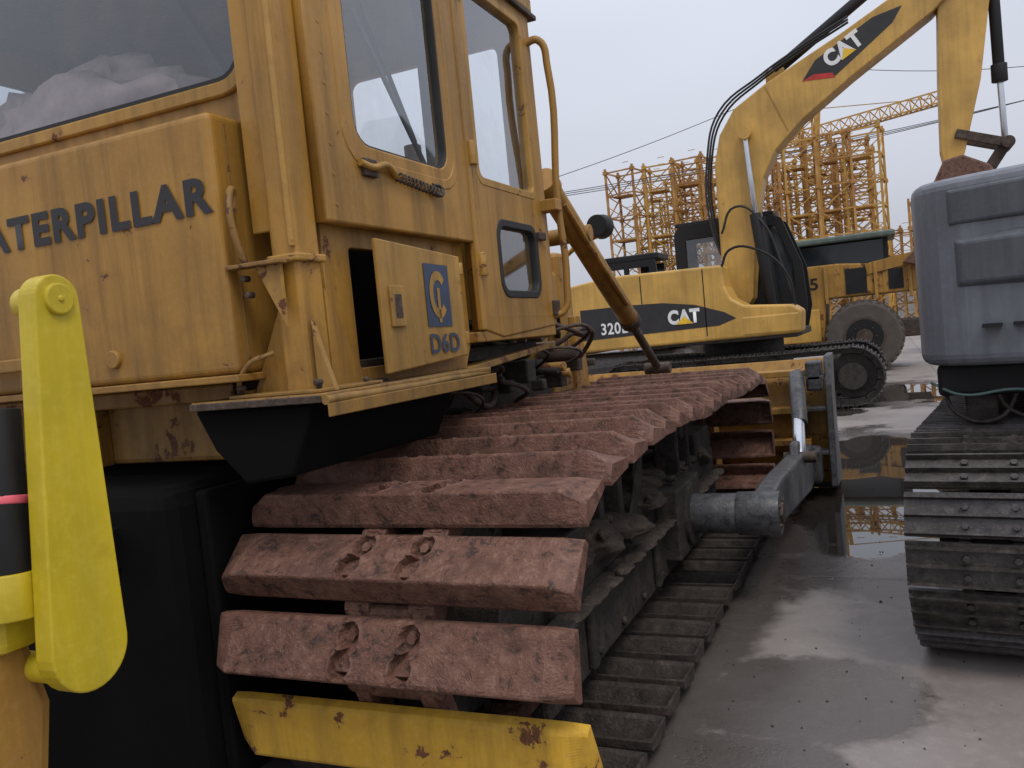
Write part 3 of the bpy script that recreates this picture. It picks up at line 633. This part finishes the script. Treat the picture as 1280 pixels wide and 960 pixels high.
# ------------------------------------------------------------------ WHEEL LOADER
wl=empty('wheel_loader',(-1.8,21.3,0))
def wheel(tag,x,y):
    R=.80; ob=cyl('tyre_'+tag,(x,y,R),(x,y+.5,R),R,TYRE,40,bevel=.09)
    t=MB()
    for i in range(30):
        M=Matrix.Translation((x,y,R))@Matrix.Rotation(2*math.pi*i/30,4,'Y')
        t.add(boxVF((-.03,.02,R-.06),(.05,.22,R+.02)),M); t.add(boxVF((.05,.26,R-.06),(.13,.48,R+.02)),M)
    t.make('tread_'+tag,TYRE,.005)
    cyl('rim_'+tag,(x,y-.015,R),(x,y+.1,R),.44,RDARK,32); cyl('rim_well_'+tag,(x,y-.02,R),(x,y-.01,R),.39,BLK,32)
    cyl('hub_'+tag,(x,y-.06,R),(x,y,R),.17,RDARK,20)
    for i in range(8):
        a=math.pi*i/4; cyl('lug_%s_%d'%(tag,i),(x+.25*math.cos(a),y-.035,R+.25*math.sin(a)),(x+.25*math.cos(a),y-.01,R+.25*math.sin(a)),.02,RDARK,6)
for tg,x,y in (('a',-.42,20.3),('b',-3.6,20.3),('c',-.42,22.3),('d',-3.6,22.3)): wheel(tg,x,y)
prism('body',[(-5.2,1.0),(-2.5,.9),(-1.3,.55),(-1.2,1.72),(.8,1.72),(1.0,2.0),(1.0,2.3),(-.9,2.5),(-1.7,2.5),(-5.2,2.4)],PY(0),-22.6,-20.82,YBLADE,.03)
box('chassis',(-5.0,20.95,.7),(.9,22.3,1.1),RDARK,.03)
for i,x in enumerate((-1.62,-1.2,-.15,.55)): box('panel_rib_%d'%i,(x,20.76,1.6),(x+.07,20.83,2.45),YDOOR,.01)
box('open_bay',(-.75,20.8,1.78),(-.3,20.83,2.35),BLK,0); box('open_bay_b',(.15,20.8,1.8),(.45,20.83,2.25),BLK,0)
box('lower_panel',(-2.4,20.76,.75),(-1.35,20.84,1.5),YCAT,.02)
text('fleet_number','5',(-1.52,1.95,-1.34,2.22),PY(20.81),BLK,.02)
for i,(x,y) in enumerate(((-2.2,20.9),(.1,20.9),(-2.2,22.3),(.1,22.3))): box('cab_post_%d'%i,(x,y,2.45),(x+.09,y+.09,3.05),BLK,.01)
box('cab_glass',(-2.1,20.94,2.45),(.1,22.3,2.95),DGLS,.01); box('cab_roof',(-2.35,20.75,2.98),(.35,22.5,3.12),plain('faded_teal_roof',(.10,.13,.11),.5),.04)
prism('raised_bucket',[(.45,2.35),(.95,2.2),(1.4,2.4),(1.5,3.1),(1.35,3.2),(.9,2.8)],PY(0),-22.7,-20.5,RSHOE,.02)
bar('lift_arm',(-.3,20.85,2.3),(1.0,20.85,2.5),.12,.25,YOLD)

def bg_machine(name,x,y,s,mat,cabx):
    e=empty(name,(x,y,0),0,True)
    for tg,y0 in (('a',-1.2),('b',.6)):
        box('track_'+tg,(-2*s,y0,0),(2*s,y0+.6,.9),XSHOE,.3,4)
        for i in range(5): cyl('roller_%s_%d'%(tg,i),(-1.4+i*.7,y0-.03,.35),(-1.4+i*.7,y0+.1,.35),.16,GRIME)
    prism('house',[(-2.6,1.1),(1.6,1.1),(1.6,1.7),(.4,1.8),(.3,2.3),(-2.6,2.3)],PY(0),-1.3,1.3,mat,.05)
    panel('cab_shell',[(cabx,1.6),(cabx+1.6,1.6),(cabx+1.5,3.1),(cabx+.1,3.1)],[[(cabx+.2,2.1),(cabx+.75,2.1),(cabx+.75,2.9),(cabx+.2,2.9)],[(cabx+.85,2.1),(cabx+1.4,2.1),(cabx+1.35,2.9),(cabx+.85,2.9)]],.06,PY(-1.2),BLK,.01)
    box('cab_roof',(cabx,-1.25,3.05),(cabx+1.6,-.2,3.2),BLK,.03); box('cab_back',(cabx+.9,-.3,1.6),(cabx+1.5,-.25,3.0),DGLS,.01)
    prism('boom',[(1.0,1.6),(1.3,1.5),(3.4,4.2),(6.2,3.0),(6.3,3.25),(3.3,4.7),(2.9,4.5)],PY(0),-.2,.2,mat,.03) if name.endswith('003') else None
bg_machine('excavator.002',-6.0,20.8,1,YCAT,-.3)
bg_machine('excavator.003',4.2,27,1,YBLADE,0)

# ------------------------------------------------------------------ mast stacks and crane
def mast(name,x,y,h,w,rot,mat):
    e=empty(name,(x,y,0),rot,True); b=MB(); q=w/2; sec=1.35; n=int(h/sec); h=n*sec; t=.12
    C=[(-q,-q),(q,-q),(q,q),(-q,q)]
    for c in C: b.add(boxVF((c[0]-t/2,c[1]-t/2,0),(c[0]+t/2,c[1]+t/2,h+.25)))
    for k in range(n+1):
        z=k*sec
        for i in range(4):
            p,r=C[i],C[(i+1)%4]
            b.add(barVF((*p,z),(*r,z),.08,.08))
            if k<n:
                b.add(barVF((*(p if k%2 else r),z),(*(r if k%2 else p),z+sec),.06,.06))
                m=((p[0]+r[0])/2,(p[1]+r[1])/2); b.add(barVF((*m,z),(*(r if k%2 else p),z+sec*.5),.045,.045))
        if k%2==0:
            for c in C: b.add(boxVF((c[0]-.12,c[1]-.12,z-.1),(c[0]+.12,c[1]+.12,z+.1)))
    for k in range(1,n,2):
        for s in range(6): b.add(barVF((-.2,q*.2,k*sec+s*.4),(.2,q*.2,k*sec+s*.4),.03,.03))
        b.add(boxVF((-q,-q*.1,k*sec),(q*.3,q,k*sec+.05)))
    b.make('lattice',mat); return e
def mastcol(name,a,b_,c3):
    g=N(name); n=g.noise(.9,3,.7); c=g.mix(g.step(n,.35,.65),a,b_); c=g.mix(g.step(n,.5,.7,0,.6),c,c3); return g.bsdf(c,.65)
YM2=mastcol('rusty_mast',(.28,.13,.04),(.46,.24,.055),(.54,.36,.14)); YM1=mastcol('yellow_mast',(.38,.20,.04),(.55,.33,.065),(.3,.15,.05))
ms=[(-13.6,50,11.3),(-11.5,50.5,11.0),(-9.6,50,11.0),(-12.6,54,11.4),(-10.6,53.5,10.8),(-8.3,51,11.2),(-7.0,54,10.5),(-13.9,56.5,10.2),(-11.6,57,11.9),(-9.2,57,11.5),
    (-5.4,50,10.6),(-3.7,50.5,12.4),(-2.0,50,11.2),(-.4,50.2,10.8),(-4.6,53.5,12.2),(-2.8,54,11.9),(-1.1,53.5,11.3),(-5.4,57,11.8),(-3.2,57.4,13.4),(-.9,57,12.0),(.3,52.5,6.6),(1.5,55,6.4),(2.6,52,6.8),(3.9,55,6.5),(-6.5,56.5,10.8)]
for i,(x,y,h) in enumerate(ms):
    mast('tower_crane_mast' if i==0 else 'tower_crane_mast.%03d'%i,x,y,h,1.75,math.radians(random.uniform(-12,12)),YM1 if i%2 else YM2)
tc=empty('tower_crane',(-3.3,62,0),math.radians(0),True)
b=MB()
def truss(b,p,q,w,n,t=.09):
    p=Vector(p);q=Vector(q);d,s,u,Ln=frame(p,q); prev=None
    for i in range(n+1):
        c=p.lerp(q,i/n); T=[c-s*w/2,c+s*w/2,c+u*w*.9]
        for a in range(3): b.add(barVF(T[a],T[(a+1)%3],t*.6,t*.6))
        if prev:
            for a in range(3): b.add(barVF(prev[a],T[a],t,t)); b.add(barVF(prev[a],T[(a+1)%3],t*.6,t*.6))
        prev=T
truss(b,(-1.5,0,12.9),(9.5,0,14.1),.9,18); truss(b,(0,0,0),(0,0,13),1.6,10,.14); truss(b,(-4,0,12.7),(-1.0,0,12.9),1.0,4)
b.add(boxVF((-4.2,-.5,11.9),(-3.0,.5,13.0))); b.add(barVF((0,0,13),(.2,0,15),.25,.25)); b.add(barVF((.2,0,15),(7,0,14.3),.05,.05)); b.add(barVF((.2,0,15),(-3.8,0,13),.05,.05))
b.add(boxVF((7.6,-.4,13.3),(9.4,.4,14.1)))
b.make('jib_and_mast',YM1)

def pole(name,x,y,h):
    empty(name,(x,y,0),0,True); cyl('post',(0,0,0),(0,0,h),.16,CONC,12,.10); box('cross_arm',(-1,-.06,h-.6),(1,.06,h-.45),GRIME,.01)
    for i in (-.9,0,.9): cyl('insulator_%g'%i,(i,0,h-.45),(i,0,h-.25),.05,WHITE,10)
pole('utility_pole',-24,44,9.6); pole('utility_pole.001',14,58,13.2); 
empty('power_lines',(-5,50,0))
def wire(nm,a,b_,sag):
    tube(nm,[tuple(Vector(a).lerp(Vector(b_),t/8)-Vector((0,0,sag*4*(t/8)*(1-t/8)))) for t in range(9)],.022,CABLE)
for i,(o,dz_) in enumerate(((-.9,0),(0,.15),(.9,.3))): wire('wire_%d'%i,(-24+o,44,9.35),(14+o,58,12.95),.9-.15*i)
wire('guy_wire_a',(-20,46,10.0),(-2.9,62,17.5),.4); wire('guy_wire_b',(-2.9,62,17.8),(9,62,15.2),.3)

# ------------------------------------------------------------------ ground
def ground():
    CUR['p']=None
    g=N('wet_concrete'); sep=g.n('ShaderNodeSeparateXYZ'); g.link(g.tc(),sep.inputs[0]); X,Y=sep.outputs[0],sep.outputs[1]
    n0=g.noise(.35,3,.6); n1=g.noise(1.6,6,.68,dist=.3); n2=g.noise(14,4,.72); n3=g.noise(120,2,.7); n4=g.noise(.9,5,.62,dist=.6)
    c=g.mix(g.step(n1,.3,.7),(.185,.160,.148),(.29,.258,.242)); c=g.mix(g.step(n0,.4,.65,0,.4),c,(.21,.17,.148))
    c=g.mix(g.step(n2,.5,.75,0,.45),c,(.35,.32,.30)); c=g.mix(g.step(n3,.55,.8,0,.35),c,(.11,.095,.088))
    def ell(cx,cy,rx,ry,amp,nz,soft):
        a=g.math('DIVIDE',g.math('SUBTRACT',X,cx),rx); b=g.math('DIVIDE',g.math('SUBTRACT',Y,cy),ry)
        d=g.math('SQRT',g.math('ADD',g.math('MULTIPLY',a,a),g.math('MULTIPLY',b,b)))
        d=g.math('ADD',d,g.math('MULTIPLY',g.math('SUBTRACT',nz,.5),amp)); return g.step(d,1-soft,1+soft,1,0)
    pud=None
    for e in ((-.15,7.9,.70,2.6,1.0),(.5,15.3,2.2,1.5,1.6),(-1.2,12.9,.9,.6,1.2),(5,10,1.5,3,1.5),(-7,18,4,2,1.5)):
        q=ell(*e[:4],e[4],n4,.04); pud=q if pud is None else g.math('MAXIMUM',pud,q)
    damp=g.step(g.math('ADD',g.math('MULTIPLY',n4,.6),g.math('MULTIPLY',n0,.4)),.54,.60,0,.65)
    for e in ((-.42,3.35,.44,.42,1.5),(-.50,2.55,.42,.50,1.2),(-.2,7.8,.95,3.3,1.4),(.3,15.2,3.2,2.2,1.4),(-1.15,4.4,.55,2.6,.9),(-.05,4.75,.18,.28,1.2)):
        q=ell(*e[:4],e[4],n1,.09); damp=g.math('MAXIMUM',damp,q)
    c=g.mix(g.math('MULTIPLY',damp,.76),c,(.048,.038,.034))
    def joint(S,off,p,w): 
        f=g.math('ABSOLUTE',g.math('SUBTRACT',g.math('FRACT',g.math('DIVIDE',g.math('ADD',g.math('ADD',S,off),g.math('MULTIPLY',n1,.03)),p)),.5)); return g.step(f,w/p,w/p*1.8,1,0)
    j=g.math('MAXIMUM',joint(Y,-2.45,5.0,.008),joint(X,1.35,4.5,.008))
    vo=g.n('ShaderNodeTexVoronoi'); vo.feature='DISTANCE_TO_EDGE'; vo.inputs['Scale'].default_value=.32
    mp=g.n('ShaderNodeVectorMath'); mp.operation='ADD'; g.link(g.tc(),mp.inputs[0]); cmb=g.n('ShaderNodeCombineXYZ'); g.link(g.math('MULTIPLY',n1,.9),cmb.inputs[0]); g.link(g.math('MULTIPLY',n4,.9),cmb.inputs[1]); g.link(cmb.outputs[0],mp.inputs[1]); g.link(mp.outputs[0],vo.inputs['Vector'])
    j=g.math('MAXIMUM',j,g.step(vo.outputs['Distance'],.001,.003,.6,0)); c=g.mix(g.math('MULTIPLY',j,.6),c,(.06,.05,.045))
    c=g.mix(pud,c,(.035,.030,.027))
    r=g.step(n1,.3,.7,.45,.66); r=g.math('SUBTRACT',r,g.math('MULTIPLY',damp,.26)); r=g.math('MULTIPLY',r,g.step(pud,0,1,1,.04))
    h=g.math('ADD',g.math('MULTIPLY',n2,.5),g.math('MULTIPLY',n3,.25)); h=g.math('SUBTRACT',h,g.math('MULTIPLY',j,.6)); h=g.math('MULTIPLY',h,g.step(pud,0,1,1,0))
    g.bsdf(c,r,bump=h,bs=.4,bd=.008)
    me=bpy.data.meshes.new('ground'); me.from_pydata([(-600,-200,0),(600,-200,0),(600,1200,0),(-600,1200,0)],[],[(0,1,2,3)]); me.materials.append(g.m)
    COL.objects.link(bpy.data.objects.new('ground',me))
    b=MB(); random.seed(3)
    for i in range(300):
        x=random.uniform(-.9,1.2); y=random.uniform(2.0,9.0); s=random.uniform(.0015,.005)*(1+(random.random()<.04)*1.4)
        M=Matrix.Translation((x,y,s*.4))@Matrix.Rotation(random.uniform(0,6),4,(random.random(),random.random(),1)); b.add(boxVF((-s,-s*.7,-s*.5),(s,s*.7,s*.5)),M)
    b.make('ground_grit',DIRT,0)
ground()
empty('boundary_wall',(0,75,0),0,True)
for i in range(14): box('wall_bay_%d'%i,(-70+i*10,-.1,0),(-60.3+i*10,.1,2.6),CONC,.02); box('wall_pier_%d'%i,(-70.3+i*10,-.2,0),(-70+i*10,.2,2.8),CONC,.02)
empty('warehouse',(-40,110,0),0,True)
prism('shell',[(-25,0),(25,0),(25,5),(0,7.5),(-25,5)],PY(0),-8,8,plain('cladding',(.35,.37,.4),.7),.02)
for i in range(6): box('door_%d'%i,(-22+i*8,-8.05,0),(-17+i*8,-7.99,4),BLK,0)

# ------------------------------------------------------------------ world, sun, camera
w=bpy.data.worlds.new('World'); SC.world=w; w.use_nodes=True; t=w.node_tree; t.nodes.clear()
sk=t.nodes.new('ShaderNodeTexSky'); sk.sky_type='NISHITA'; sk.sun_disc=False; sk.air_density=1.5; sk.dust_density=6
tcn=t.nodes.new('ShaderNodeTexCoord'); sp=t.nodes.new('ShaderNodeSeparateXYZ'); t.links.new(tcn.outputs['Generated'],sp.inputs[0])
mr=t.nodes.new('ShaderNodeMapRange'); mr.inputs[1].default_value=0; mr.inputs[2].default_value=1; mr.inputs[3].default_value=5.9; mr.inputs[4].default_value=13.5; t.links.new(sp.outputs[2],mr.inputs[0])
mpn=t.nodes.new('ShaderNodeMapping'); mpn.inputs['Scale'].default_value=(1,1,3.0); t.links.new(tcn.outputs['Generated'],mpn.inputs[0])
nz=t.nodes.new('ShaderNodeTexNoise'); nz.inputs['Scale'].default_value=1.6; nz.inputs['Detail'].default_value=2; t.links.new(mpn.outputs[0],nz.inputs['Vector'])
cl=t.nodes.new('ShaderNodeMapRange'); cl.inputs[1].default_value=.3; cl.inputs[2].default_value=.7; cl.inputs[3].default_value=.93; cl.inputs[4].default_value=1.05; t.links.new(nz.outputs['Fac'],cl.inputs[0])
ml=t.nodes.new('ShaderNodeMath'); ml.operation='MULTIPLY'; t.links.new(mr.outputs[0],ml.inputs[0]); t.links.new(cl.outputs[0],ml.inputs[1])
vm=t.nodes.new('ShaderNodeVectorMath'); vm.operation='SCALE'; vm.inputs[0].default_value=(.90,.94,1.07); t.links.new(ml.outputs[0],vm.inputs['Scale'])
mx=t.nodes.new('ShaderNodeMix'); mx.data_type='RGBA'; mx.inputs[0].default_value=.90; t.links.new(sk.outputs[0],mx.inputs[6]); t.links.new(vm.outputs[0],mx.inputs[7])
bg=t.nodes.new('ShaderNodeBackground'); bg.inputs[1].default_value=.1; t.links.new(mx.outputs[2],bg.inputs[0])
wo=t.nodes.new('ShaderNodeOutputWorld'); t.links.new(bg.outputs[0],wo.inputs[0])
sl=bpy.data.lights.new('sun','SUN'); sl.energy=1.25; sl.angle=math.radians(18); sl.color=(1,.95,.87)
so=bpy.data.objects.new('sun',sl); COL.objects.link(so)
sd=Vector((.45,-.40,.95)).normalized(); so.rotation_euler=sd.to_track_quat('Z','Y').to_euler()
sk.sun_elevation=math.asin(sd.z); sk.sun_rotation=math.atan2(sd.x,sd.y)
cd=bpy.data.cameras.new('camera'); cd.sensor_width=36; cd.lens=36*1053.9/1280; cd.clip_start=.05; cd.clip_end=3000
co=bpy.data.objects.new('camera',cd); COL.objects.link(co); SC.camera=co
co.matrix_world=Matrix.Translation((0,0,1.5))@Matrix.Rotation(math.radians(24.07),4,'Z')@Matrix.Rotation(math.radians(90-3.02),4,'X')@Matrix.Rotation(math.radians(-5.58),4,'Z')
